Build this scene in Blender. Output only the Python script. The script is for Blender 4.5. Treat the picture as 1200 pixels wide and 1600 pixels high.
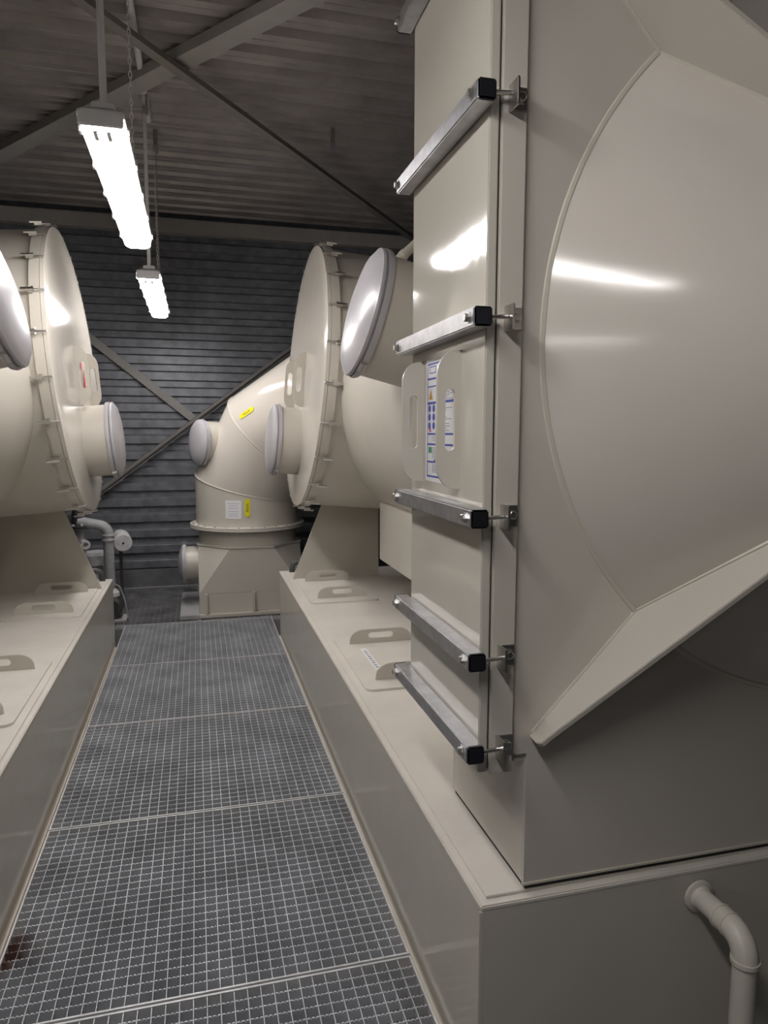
import bpy, bmesh, math, random
from mathutils import Vector, Matrix
random.seed(7)
for o in list(bpy.data.objects): bpy.data.objects.remove(o)
SC = bpy.context.scene
COL = SC.collection
PI = math.pi

# ------------------------------------------------------------------ camera, light, exposure
cam = bpy.data.cameras.new('camera')
cam.sensor_fit = 'VERTICAL'; cam.sensor_height = 24.0; cam.lens = 24.0*1105/1600
cam.clip_start = 0.02
camo = bpy.data.objects.new('camera', cam); COL.objects.link(camo)
def _basis():
    F = 1105.0
    vy = Vector(((307-600)/F, -(677-800)/F, -1)).normalized()
    vx = Vector(((4780-600)/F, -(688-800)/F, -1)); vx = (vx - vx.dot(vy)*vy).normalized()
    vz = vx.cross(vy)
    return Matrix((vx, vy, vz))
m = _basis().to_4x4(); m.translation = (0, 0, 1.5)
camo.matrix_world = m
SC.camera = camo
W = bpy.data.worlds.new('world'); SC.world = W; W.use_nodes = True
W.node_tree.nodes['Background'].inputs[0].default_value = (0.05, 0.05, 0.055, 1)
W.node_tree.nodes['Background'].inputs[1].default_value = 0.2
SC.view_settings.view_transform = 'Standard'; SC.view_settings.look = 'None'
SC.view_settings.exposure = 0.62; SC.view_settings.gamma = 1.0
SC.view_settings.use_curve_mapping = False
LAMP_STRENGTH = 24.0
LAMPS = ((-0.262, 4.70), (-0.262, 2.46), (-0.262, -0.22), (-4.2, -4.5))      # x, near end of each batten lamp

# ------------------------------------------------------------------ materials
def mat(name, col, rough=0.5, metal=0.0, spec=0.5, noise=0.0, nscale=6.0, bump=0.0, bscale=40.0, col2=None, emit=0.0, coat=0.0, trans=0.0):
    m = bpy.data.materials.new(name); m.use_nodes = True
    nt = m.node_tree; b = nt.nodes['Principled BSDF']
    b.inputs['Base Color'].default_value = (*col, 1)
    b.inputs['Roughness'].default_value = rough
    b.inputs['Metallic'].default_value = metal
    b.inputs['Specular IOR Level'].default_value = spec
    b.inputs['Coat Weight'].default_value = coat
    b.inputs['Transmission Weight'].default_value = trans
    if emit:
        b.inputs['Emission Color'].default_value = (*col, 1); b.inputs['Emission Strength'].default_value = emit
    if noise or bump:
        tc = nt.nodes.new('ShaderNodeTexCoord')
    if noise:
        n = nt.nodes.new('ShaderNodeTexNoise'); n.inputs['Scale'].default_value = nscale; n.inputs['Detail'].default_value = 5
        n.inputs['Roughness'].default_value = 0.6
        nt.links.new(tc.outputs['Object'], n.inputs['Vector'])
        r = nt.nodes.new('ShaderNodeValToRGB')
        c2 = col2 if col2 else tuple(max(0, c*(1-noise)) for c in col)
        r.color_ramp.elements[0].position = 0.35; r.color_ramp.elements[0].color = (*c2, 1)
        r.color_ramp.elements[1].position = 0.65; r.color_ramp.elements[1].color = (*col, 1)
        nt.links.new(n.outputs['Fac'], r.inputs['Fac']); nt.links.new(r.outputs['Color'], b.inputs['Base Color'])
    if bump:
        n2 = nt.nodes.new('ShaderNodeTexNoise'); n2.inputs['Scale'].default_value = bscale; n2.inputs['Detail'].default_value = 3
        nt.links.new(tc.outputs['Object'], n2.inputs['Vector'])
        bp = nt.nodes.new('ShaderNodeBump'); bp.inputs['Strength'].default_value = bump; bp.inputs['Distance'].default_value = 0.01
        nt.links.new(n2.outputs['Fac'], bp.inputs['Height']); nt.links.new(bp.outputs['Normal'], b.inputs['Normal'])
    return m
BEIGE = mat('beige_plastic', (0.575, 0.54, 0.475), 0.32, noise=0.05, nscale=3.0, bump=0.05, bscale=3.0)
BEIGE_GLOSS = mat('glossy_beige_plastic', (0.61, 0.57, 0.51), 0.13, noise=0.04, nscale=3.0, bump=0.09, bscale=3.5)
TANKWALL = mat('semi_gloss_beige_plastic', (0.56, 0.525, 0.455), 0.17, noise=0.05, nscale=3.0, bump=0.03, bscale=2.0)
DOORM = mat('polished_beige_plastic', (0.58, 0.55, 0.48), 0.07, noise=0.04, nscale=3.0, bump=0.10, bscale=4.0)
BEIGE_DUSTY = mat('dusty_beige_plastic', (0.70, 0.66, 0.60), 0.5, noise=0.1, nscale=4.0, bump=0.04, bscale=60)
WELD = mat('plastic_weld', (0.58, 0.54, 0.46), 0.4)
GASKET_SHADE = mat('dark_gasket_shade', (0.03, 0.028, 0.025), 0.6)  # near-black for the door gasket and the tower's painted shadow gap
PVC = mat('pvc_pipe', (0.60, 0.57, 0.50), 0.35)
GREYPIPE = mat('grey_plastic_pipe', (0.30, 0.305, 0.32), 0.5, noise=0.35, nscale=14, col2=(0.42, 0.42, 0.43))
DARKPIPE = mat('dark_plastic', (0.07, 0.07, 0.075), 0.5, noise=0.3, nscale=10)
DUSTYWHITE = mat('dusty_white_metal', (0.74, 0.73, 0.745), 0.7, noise=0.3, nscale=12)
CAPMAT = mat('frosted_cap', (0.48, 0.465, 0.49), 0.3, noise=0.1, nscale=4)
STEEL = mat('stainless_steel', (0.62, 0.60, 0.58), 0.3, metal=1.0)
GALV = mat('galvanised_tube', (0.56, 0.56, 0.58), 0.36, metal=0.85, noise=0.25, nscale=22)
GRATE = mat('galvanised_grating', (0.60, 0.625, 0.66), 0.5, metal=0.3, noise=0.3, nscale=5)
GRATE_FRAME = mat('grating_frame_steel', (0.68, 0.68, 0.69), 0.5, metal=0.4, noise=0.2, nscale=15)
GRATE_OLD = mat('dusty_grating', (0.36, 0.36, 0.375), 0.6, metal=0.4, noise=0.5, nscale=4)
BLACK = mat('black_plastic', (0.012, 0.012, 0.016), 0.35)
CLAD = mat('dark_cladding', (0.245, 0.254, 0.28), 0.42, metal=0.35, noise=0.35, nscale=9, bump=0.06, bscale=90)
CLADBACK = CLAD
CONCRETE = mat('concrete', (0.20, 0.20, 0.205), 0.85, noise=0.35, nscale=5, bump=0.2, bscale=50)
CONCRETE_DARK = mat('dark_concrete', (0.27, 0.275, 0.29), 0.85, noise=0.35, nscale=3, bump=0.2, bscale=40)
PADM = mat('concrete_pad', (0.42, 0.41, 0.42), 0.8, noise=0.2, nscale=12)
DECK = mat('roof_deck', (0.47, 0.435, 0.415), 0.38, metal=0.4, noise=0.3, nscale=2.5)
PAINTED = mat('painted_steel', (0.36, 0.345, 0.325), 0.45, noise=0.1, nscale=8)
PAINTED_D = mat('painted_steel_dark', (0.23, 0.215, 0.20), 0.5, noise=0.1, nscale=8)
SIDEWALL = mat('side_wall_sheet', (0.09, 0.09, 0.095), 0.6, noise=0.2, nscale=3)
PAPER = mat('white_paper', (0.80, 0.80, 0.82), 0.4)
BLUEINK = mat('blue_print', (0.05, 0.08, 0.42), 0.5)
GREYINK = mat('grey_print', (0.22, 0.22, 0.26), 0.5)
LIGHTINK = mat('pale_print', (0.55, 0.55, 0.60), 0.5)
ORANGEINK = mat('orange_print', (0.55, 0.28, 0.03), 0.5)
REDINK = mat('red_print', (0.62, 0.02, 0.05), 0.4)
GREENINK = mat('green_print', (0.08, 0.3, 0.15), 0.5)
YELLOW = mat('yellow_tag', (0.80, 0.70, 0.01), 0.4)
TAGINK = mat('tag_ink', (0.06, 0.05, 0.01), 0.5)
LAMPGREY = mat('lamp_housing', (0.66, 0.66, 0.68), 0.45)
SOCKET = mat('lamp_socket', (0.55, 0.55, 0.56), 0.5)
TIMBER = mat('worn_timber', (0.34, 0.22, 0.14), 0.75, noise=0.3, nscale=8)
RUST = mat('rusty_steel', (0.20, 0.07, 0.03), 0.8, noise=0.5, nscale=14)
GLOW = mat('lit_diffuser', (1.0, 0.965, 0.95), 0.4, emit=LAMP_STRENGTH)

def add_stain(m, center, radius, col):
    nt = m.node_tree; b = nt.nodes['Principled BSDF']
    src = b.inputs['Base Color'].links[0].from_socket
    g = nt.nodes.new('ShaderNodeNewGeometry')
    d = nt.nodes.new('ShaderNodeVectorMath'); d.operation = 'DISTANCE'; d.inputs[1].default_value = center
    nt.links.new(g.outputs['Position'], d.inputs[0])
    n = nt.nodes.new('ShaderNodeTexNoise'); n.inputs['Scale'].default_value = 9
    nt.links.new(g.outputs['Position'], n.inputs['Vector'])
    a = nt.nodes.new('ShaderNodeMath'); a.operation = 'MULTIPLY_ADD'; a.inputs[1].default_value = 0.16; 
    nt.links.new(n.outputs['Fac'], a.inputs[0]); nt.links.new(d.outputs['Value'], a.inputs[2])
    r = nt.nodes.new('ShaderNodeMapRange'); r.inputs['From Min'].default_value = radius*0.7+0.08; r.inputs['From Max'].default_value = radius*1.5+0.08
    r.inputs['To Min'].default_value = 0.9; r.inputs['To Max'].default_value = 0.0
    nt.links.new(a.outputs[0], r.inputs['Value'])
    x = nt.nodes.new('ShaderNodeMix'); x.data_type = 'RGBA'; x.inputs[7].default_value = (*col, 1)
    nt.links.new(r.outputs['Result'], x.inputs[0]); nt.links.new(src, x.inputs[6]); nt.links.new(x.outputs[2], b.inputs['Base Color'])
add_stain(GRATE, (-0.565, 2.13, -0.01), 0.05, (0.10, 0.03, 0.012))

# ------------------------------------------------------------------ mesh helpers
class MB:
    def __init__(s): s.v = []; s.f = []
    def add(s, vs, fs):
        o = len(s.v); s.v += [Vector(p) for p in vs]; s.f += [tuple(i+o for i in f) for f in fs]; return s
    def box(s, x0, x1, y0, y1, z0, z1):
        return s.add([(x0,y0,z0),(x1,y0,z0),(x1,y1,z0),(x0,y1,z0),(x0,y0,z1),(x1,y0,z1),(x1,y1,z1),(x0,y1,z1)],
                     [(0,3,2,1),(4,5,6,7),(0,1,5,4),(1,2,6,5),(2,3,7,6),(3,0,4,7)])
    def obox(s, c, ax, ay, az, hx, hy, hz):
        c = Vector(c); vs = []
        for k in (-1, 1):
            for (i, j) in ((-1,-1),(1,-1),(1,1),(-1,1)): vs.append(c + ax*hx*i + ay*hy*j + az*hz*k)
        return s.add(vs, [(0,3,2,1),(4,5,6,7),(0,1,5,4),(1,2,6,5),(2,3,7,6),(3,0,4,7)])
    def bar(s, p0, p1, w, h, up=Vector((0,0,1))):
        p0 = Vector(p0); p1 = Vector(p1); d = (p1-p0); L = d.length; d.normalize()
        sx = d.cross(Vector(up)).normalized(); u = sx.cross(d)
        return s.obox((p0+p1)/2, d, sx, u, L/2, w/2, h/2)
    def rev(s, o, axis, prof, n=32, cap0=False, cap1=False):
        """revolve profile [(along, radius)] round axis through o"""
        o = Vector(o); a = Vector(axis).normalized()
        t = Vector((0,0,1)) if abs(a.z) < 0.9 else Vector((0,1,0))
        e1 = a.cross(t).normalized(); e2 = a.cross(e1)
        vs = []; fs = []; idx = []
        for (l, r) in prof:
            if r < 1e-6: idx.append([len(vs)]); vs.append(o + a*l); continue
            idx.append(list(range(len(vs), len(vs)+n)))
            for k in range(n):
                th = 2*PI*k/n; vs.append(o + a*l + (e1*math.cos(th)+e2*math.sin(th))*r)
        for A, B in zip(idx, idx[1:]):
            for k in range(n):
                k2 = (k+1) % n
                if len(A) == 1 and len(B) == 1: continue
                if len(A) == 1: fs.append((A[0], B[k2], B[k]))
                elif len(B) == 1: fs.append((A[k], A[k2], B[0]))
                else: fs.append((A[k], A[k2], B[k2], B[k]))
        if cap0 and len(idx[0]) > 1: fs.append(tuple(idx[0]))
        if cap1 and len(idx[-1]) > 1: fs.append(tuple(reversed(idx[-1])))
        return s.add(vs, fs)
    def cyl(s, p0, p1, r, n=16, r1=None):
        p0 = Vector(p0); p1 = Vector(p1)
        return s.rev(p0, p1-p0, [(0, r), ((p1-p0).length, r if r1 is None else r1)], n, True, True)
    def tube(s, pts, r, n=12, closed=False):
        pts = [Vector(p) for p in pts]; N = len(pts); rings = []
        prev = None; vs = []; fs = []
        for i, p in enumerate(pts):
            if closed: d = (pts[(i+1) % N]-pts[i-1])
            else: d = (pts[min(i+1, N-1)]-pts[max(i-1, 0)])
            d.normalize()
            if prev is None:
                t = Vector((0,0,1)) if abs(d.z) < 0.9 else Vector((0,1,0)); e1 = d.cross(t).normalized()
            else: e1 = (prev - d*prev.dot(d)).normalized()
            prev = e1; e2 = d.cross(e1)
            rings.append(list(range(len(vs), len(vs)+n)))
            for k in range(n):
                th = 2*PI*k/n; vs.append(p + (e1*math.cos(th)+e2*math.sin(th))*r)
        for i in range(N if closed else N-1):
            A = rings[i]; B = rings[(i+1) % N]
            for k in range(n): fs.append((A[k], A[(k+1) % n], B[(k+1) % n], B[k]))
        if not closed: fs.append(tuple(rings[0])); fs.append(tuple(reversed(rings[-1])))
        return s.add(vs, fs)
    def prism(s, poly, fn, t0, t1):
        """poly of (u,v), fn(u,v,t)->xyz"""
        n = len(poly); vs = [fn(u, v, t0) for u, v in poly] + [fn(u, v, t1) for u, v in poly]
        fs = [tuple(reversed(range(n))), tuple(range(n, 2*n))] + [(i, (i+1) % n, n+(i+1) % n, n+i) for i in range(n)]
        return s.add(vs, fs)

MIRROR = False
def build(name, mb, material, parent=None, root=None, smooth=35, bevel=0.0, mirror=None):
    mir = MIRROR if mirror is None else mirror
    me = bpy.data.meshes.new(name)
    org = Vector(root['org']) if root is not None else (Vector(parent['org']) if parent is not None and 'org' in parent else Vector((0,0,0)))
    vs = [(Vector((-p.x, p.y, p.z)) if mir else p) - org for p in mb.v]
    me.from_pydata(vs, [], mb.f)
    bm = bmesh.new(); bm.from_mesh(me)
    bmesh.ops.recalc_face_normals(bm, faces=bm.faces)
    if bevel > 0:
        ed = [e for e in bm.edges if len(e.link_faces) == 2 and e.calc_face_angle(0) > 0.6]
        bmesh.ops.bevel(bm, geom=ed, offset=bevel, segments=2, affect='EDGES', clamp_overlap=True)
    bm.to_mesh(me); bm.free()
    if smooth:
        for p in me.polygons: p.use_smooth = True
        me.set_sharp_from_angle(angle=math.radians(smooth))
    me.materials.append(material)
    o = bpy.data.objects.new(name, me); COL.objects.link(o)
    if parent is not None: o.parent = parent
    return o
def thing(name, label, cat, loc, group=None):
    o = bpy.data.objects.new(name, None); COL.objects.link(o); o.empty_display_size = 0.05
    loc = Vector(loc)
    if MIRROR: loc.x = -loc.x
    o.location = loc; o['org'] = tuple(loc); o['label'] = label; o['category'] = cat
    if group: o['group'] = group
    return o
def tag(o, label, cat, group=None):
    o['label'] = label; o['category'] = cat
    if group: o['group'] = group
    return o
def single(name, mb, material, label, cat, group=None, **k):
    return tag(build(name, mb, material, **k), label, cat, group)
def struct(o): o['kind'] = 'structure'; return o
def sub(name, mb, material, part, root, **k):
    return build(name, mb, material, parent=part, root=root, **k)
def text_part(name, body, size, material, parent, root, M):
    cu = bpy.data.curves.new(name, 'FONT'); cu.body = body; cu.size = size; cu.align_x = 'CENTER'; cu.align_y = 'CENTER'; cu.resolution_u = 2
    ob = bpy.data.objects.new(name+'_tmp', cu); COL.objects.link(ob)
    dg = bpy.context.evaluated_depsgraph_get()
    me = bpy.data.meshes.new_from_object(ob.evaluated_get(dg))
    bpy.data.objects.remove(ob)
    me.transform(M); me.transform(Matrix.Translation(-Vector(root['org'])))
    me.materials.clear(); me.materials.append(material)
    o = bpy.data.objects.new(name, me); COL.objects.link(o); o.parent = parent
    return o

# ------------------------------------------------------------------ room shell
XL, XR, YB, YF, ZC, ZF = -5.4, 3.4, 7.25, -5.4, 3.57, -0.32
struct(build('floor', MB().box(XL, XR, YF, YB, ZF-0.1, ZF), CONCRETE_DARK, smooth=0))
wl = struct(build('wall_left', MB().box(XL-0.1, XL, YF, YB, ZF, ZC+0.1), SIDEWALL, smooth=0))
wr = struct(build('wall_right', MB().box(XR, XR+0.1, YF, YB, ZF, ZC+0.1), SIDEWALL, smooth=0))
wf = struct(build('wall_front', MB().box(XL, XR, YF-0.1, YF, ZF, ZC+0.1), SIDEWALL, smooth=0))
wb = struct(build('wall_back', MB().box(XL, XR, YB+0.035, YB+0.14, ZF, ZC+0.1), CLADBACK, smooth=0))
# horizontal cladding ribs, one object each
pitch = 0.153
prof = [(-0.002, 0.036), (0.004, 0.004), (0.008, 0.0), (0.078, 0.0), (0.083, 0.004), (0.097, 0.036)]
rib = None
for k in range(22):
    z = 0.17 + k*pitch
    if rib is None:
        rib = build('cladding_rib', MB().prism(prof, lambda u, v, t: (t, YB+v, u), XL, XR), CLAD, parent=wb, smooth=25)
    else:
        c = rib.copy(); COL.objects.link(c); c.parent = wb; rib_o = c
        c.location = (0, 0, z); continue
    rib.location = (0, 0, z)
kb = struct(build('baseboard_back', MB().box(XL, XR, YB-0.05, YB+0.035, ZF, 0.165), CONCRETE, smooth=0, bevel=0.008))
# ceiling: flat backing and corrugated deck sheets
ce = struct(build('ceiling', MB().box(XL, XR, YF, YB+0.03, ZC+0.07, ZC+0.14), DECK, smooth=0))
def deck_profile(n, p):
    out = []
    for i in range(n):
        b = i*p
        out += [(b, 0.0), (b+p*0.26, 0.0), (b+p*0.285, 0.010), (b+p*0.31, 0.0), (b+p*0.55, 0.0), (b+p*0.66, 0.055), (b+p*0.89, 0.055)]
    out.append((n*p, 0.0)); return out
dp = 0.205; sheet = None
ys = YB - 4*dp
while ys > YF-0.2:
    if sheet is None:
        pr = deck_profile(4, dp); mb = MB(); vs = []; fs = []
        for i, (u, v) in enumerate(pr): vs += [(XL, u, v), (XR, u, v)]
        for i in range(len(pr)-1): fs.append((2*i, 2*i+1, 2*i+3, 2*i+2))
        sheet = build('deck_sheet', mb.add(vs, fs), DECK, parent=ce, smooth=0); s_ = sheet
    else:
        s_ = sheet.copy(); COL.objects.link(s_); s_.parent = ce
    s_.location = (0, ys, ZC)
    ys -= 4*dp

# ------------------------------------------------------------------ walkway grating
GX0, GX1 = -0.582, 0.560
JO = [5.745, 4.735, 3.765, 2.775, 1.815, 0.845, -0.125, -1.095]
def serrated_panel(x0, x1, y0, y1, z):
    p = 0.0355
    nx = round((x1-x0)/p); ny = round((y1-y0)/p); px = (x1-x0)/nx; py = (y1-y0)/ny
    mb = MB()
    for i in range(1, nx):
        x = x0+i*px; mb.box(x-0.0013, x+0.0013, y0, y1, z-0.024, z-0.002)
    t = 0.0021
    for j in range(1, ny):
        y = y0+j*py; us = []
        for i in range(nx):
            b = x0+i*px
            for q in range(3):
                c = b+px*q/3
                us += [(c, z-0.0045), (c+px*0.08, z-0.001), (c+px*0.25, z-0.001)]
        us.append((x1, z-0.0045))
        vs = []; fs = []
        for (u, v) in us: vs += [(u, y-t, v), (u, y+t, v), (u, y-t, z-0.028), (u, y+t, z-0.028)]
        for i in range(len(us)-1):
            a = 4*i; b = a+4
            fs += [(a, a+1, b+1, b), (a, b, b+2, a+2), (a+1, a+3, b+3, b+1)]
        mb.add(vs, fs)
    return mb
words = ['farthest of the aisle, by the beige elbow duct base', 'second from the far end of the aisle', 'third from the far end of the aisle',
         'fourth from the far end, large in the foreground', 'cut off by the lower picture edge, nearest the camera', 'behind the camera, just below the picture', 'behind the camera at the start of the aisle']
g0 = None
for k in range(len(JO)-1):
    y1, y0 = JO[k]-0.004, JO[k+1]+0.004
    t = thing('grating_panel', 'galvanised steel grating panel '+words[k], 'grating', ((GX0+GX1)/2, (y0+y1)/2, -0.03), 'walkway grating panels')
    fr = MB(); w = 0.006
    fr.box(GX0, GX0+w, y0, y1, -0.03, 0.0); fr.box(GX1-w, GX1, y0, y1, -0.03, 0.0)
    fr.box(GX0+w, GX1-w, y0, y0+w, -0.03, 0.0); fr.box(GX0+w, GX1-w, y1-w, y1, -0.03, 0.0)
    build('panel_frame', fr, GRATE_FRAME, t, smooth=0)
    b = build('bar_mesh', serrated_panel(GX0+w, GX1-w, y0+w, y1-w, 0.0), GRATE, t, smooth=0); b['kind'] = 'stuff'
# support rails carrying the panels
n = 1
for x0, x1, mt in ((GX0-0.012, GX0+0.03, TIMBER), (GX1-0.03, GX1+0.012, TIMBER)):
    struct(build('trim_%d' % n, MB().box(x0, x1, -1.1, 5.74, ZF, -0.031), mt, smooth=0)); n += 1
# landing grating at the back, two panels
def plain_panel(x0, x1, y0, y1, z, p=0.044):
    nx = round((x1-x0)/p); ny = round((y1-y0)/p); mb = MB()
    for i in range(1, nx):
        x = x0+(x1-x0)*i/nx; mb.box(x-0.0016, x+0.0016, y0, y1, z-0.03, z)
    for j in range(1, ny):
        y = y0+(y1-y0)*j/ny; mb.box(x0, x1, y-0.0016, y+0.0016, z-0.03, z-0.001)
    return mb
for (x0, x1, lb) in ((-2.4, -0.02, 'dusty dark grating landing left of the elbow duct base, below the cladding'), (-0.012, 2.4, 'dusty dark grating landing under the elbow duct base')):
    y0, y1 = 5.757, 7.19
    t = thing('landing_grating', lb, 'grating', ((x0+x1)/2, 6.4, -0.03), 'landing gratings at the back wall')
    fr = MB(); w = 0.006
    fr.box(x0, x0+w, y0, y1, -0.03, 0.0); fr.box(x1-w, x1, y0, y1, -0.03, 0.0)
    fr.box(x0+w, x1-w, y0, y0+w, -0.03, 0.0); fr.box(x0+w, x1-w, y1-w, y1, -0.03, 0.0)
    build('panel_frame', fr, GRATE_FRAME, t, smooth=0)
    b = build('bar_mesh', plain_panel(x0+w, x1-w, y0+w, y1-w, 0.0), GRATE_OLD, t, smooth=0); b['kind'] = 'stuff'
for (y0, y1) in ((5.757, 5.82), (7.12, 7.19)):
    struct(build('trim_%d' % n, MB().box(-2.4, 2.4, y0, y1, ZF, -0.031), CONCRETE_DARK, smooth=0)); n += 1
single('rusty_offcut', MB().box(-0.555, -0.45, 2.06, 2.17, ZF, -0.034), RUST, 'rusty brown block glimpsed under the grating beside the left tank', 'block', bevel=0.004)

# ------------------------------------------------------------------ D-shaped handle
def d_handle_mb(fn, L=0.30, h=0.062, slot=(0.15, 0.026), slot_v=0.55, thick=0.010, corner=None):
    """fn(u,v,t): u along base (-L/2..L/2), v away from base (0..h), t thickness"""
    cu = corner if corner else h*1.0
    outer = []
    n = 8
    outer.append((-L/2, 0.0))
    for i in range(n+1):
        a = PI - (PI/2)*i/n
        outer.append((-L/2+cu + cu*math.cos(a)*0.98, h*0.22 + h*0.78*math.sin(a)))
    for i in range(n+1):
        a = PI/2 - (PI/2)*i/n
        outer.append((L/2-cu + cu*math.cos(a)*0.98, h*0.22 + h*0.78*math.sin(a)))
    outer.append((L/2, 0.0))
    c = (0, h*slot_v); N = 48; inn = []; out = []
    def hit(poly, ang):
        dx, dy = math.cos(ang), math.sin(ang); best = None
        for (x1, y1), (x2, y2) in zip(poly, poly[1:]+poly[:1]):
            ex, ey = x2-x1, y2-y1; den = dx*ey - dy*ex
            if abs(den) < 1e-12: continue
            t = ((x1-c[0])*ey-(y1-c[1])*ex)/den; s = ((x1-c[0])*dy-(y1-c[1])*dx)/den
            if t > 1e-9 and -1e-6 <= s <= 1+1e-6 and (best is None or t < best): best = t
        return (c[0]+dx*best, c[1]+dy*best)
    sl, sh = slot; sr = sh/2; sp = []
    for i in range(9):
        a = -PI/2 + PI*i/8; sp.append((sl/2-sr+sr*math.cos(a), c[1]+sr*math.sin(a)))
    for i in range(9):
        a = PI/2 + PI*i/8; sp.append((-sl/2+sr+sr*math.cos(a), c[1]+sr*math.sin(a)))
    angs = sorted(set([round(math.atan2(y-c[1], x), 5) for x, y in outer] + [round(math.atan2(y-c[1], x), 5) for x, y in sp]))
    inn = [hit(sp, a) for a in angs]; out = [hit(outer, a) for a in angs]
    N = len(angs); mb = MB(); vs = []
    for t in (-thick/2, thick/2):
        vs += [fn(u, v, t) for u, v in out] + [fn(u, v, t) for u, v in inn]
    fs = []
    for i in range(N):
        j = (i+1) % N
        fs += [(i, j, N+j, N+i), (2*N+i, 3*N+i, 3*N+j, 2*N+j), (i, 2*N+i, 2*N+j, j), (N+i, N+j, 3*N+j, 3*N+i)]
    return mb.add(vs, fs)

# ------------------------------------------------------------------ inspection port (neck, frosted cap, clamp ring)
def port(parent, root, base, axis, r, L, name='inspection_port', rough_neck=None):
    a = Vector(axis).normalized(); b = Vector(base)
    kids = dict(parent=parent, root=root)
    nk = build('port_neck', MB().rev(b, a, [(-0.10, r*0.985), (L, r*0.985), (L, r*0.9), (L-0.03, r*0.9)], 56), BEIGE, **kids)
    cp = MB().rev(b, a, [(L-0.004, r*1.02), (L+0.004, r*1.045), (L+0.012, r*1.035), (L+0.018, r*0.985), (L+0.030, r*0.90), (L+0.040, r*0.66), (L+0.047, r*0.33), (L+0.049, 0)], 64)
    kids = dict(parent=nk, root=root)
    cap = build('port_cap', cp, CAPMAT, smooth=42, **kids)
    rg = MB().rev(b, a, [(L-0.030, r*0.99), (L-0.029, r*1.04), (L-0.018, r*1.06), (L-0.007, r*1.055), (L-0.005, r*1.0)], 56)
    ring = build('clamp_ring', rg, CAPMAT, **kids)
    # latch on the ring, below, camera side
    t = Vector((0, 0, 1)); e1 = a.cross(t).normalized(); e2 = a.cross(e1)
    if e2.z > 0: e2 = -e2
    if e1.y > 0: e1 = -e1
    d = (e2*0.86 + e1*0.5).normalized(); tg = a.cross(d)
    lt = MB().obox(b + a*(L-0.013) + d*(r*1.07), a, d, tg, 0.012, 0.008, 0.022)
    lt.cyl(b + a*(L-0.018) + d*(r*1.10) - tg*0.02, b + a*(L-0.018) + d*(r*1.10) + tg*0.02, 0.005, 8)
    build('ring_latch', lt, STEEL, **kids)

# ------------------------------------------------------------------ tanks, hatches, drums, ducts: right unit and its mirror on the left
ZT = 0.48
def make_tank(edge, ynear, side):
    t = thing('process_tank', 'low beige plastic tank along the %s side of the grating aisle' % side, 'tank', (1.4, 3.3, ZF))
    x1 = 2.45; yfar = 5.25
    mb = MB().box(edge, x1, ynear, yfar, ZF, ZT-0.012)
    build('tank_body', mb, TANKWALL, t, bevel=0.004)
    build('top_rim', MB().box(edge-0.001, x1+0.001, ynear-0.001, yfar+0.001, ZT-0.018, ZT-0.006), BEIGE_DUSTY, t, bevel=0.003)
    build('cover_plate', MB().box(edge+0.020, x1-0.02, ynear+0.022, yfar-0.10, ZT-0.006, ZT), BEIGE_DUSTY, t, bevel=0.0015)
    build('corner_weld', MB().box(edge-0.004, edge+0.006, ynear-0.0005, ynear+0.006, -0.03, ZT-0.018), WELD, t, bevel=0.002)
    # weld strip along the foot of the wall
    build('foot_weld', MB().box(edge-0.006, edge+0.004, ynear, yfar, -0.035, -0.02), WELD, t, bevel=0.002)
    return t
def make_hatch(x0, x1, y0, y1, hy, label):
    t = thing('access_hatch', label, 'hatch', ((x0+x1)/2, (y0+y1)/2, ZT), 'access hatches on the tanks')
    r = 0.03; poly = []
    for (cx, cy, a0) in ((x1-r, y1-r, 0), (x0+r, y1-r, 90), (x0+r, y0+r, 180), (x1-r, y0+r, 270)):
        for i in range(5):
            a = math.radians(a0+90*i/4); poly.append((cx+r*math.cos(a), cy+r*math.sin(a)))
    build('hatch_plate', MB().prism(poly, lambda u, v, s: (u, v, s), ZT, ZT+0.010), BEIGE_DUSTY, t, smooth=30)
    xm = (x0+x1)/2
    for y in hy:
        build('handle', d_handle_mb(lambda u, v, s: (xm+u, y+s, ZT+0.010+v), L=0.31, h=0.068, slot=(0.125, 0.030)), BEIGE, t, smooth=30)
    return t

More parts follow.
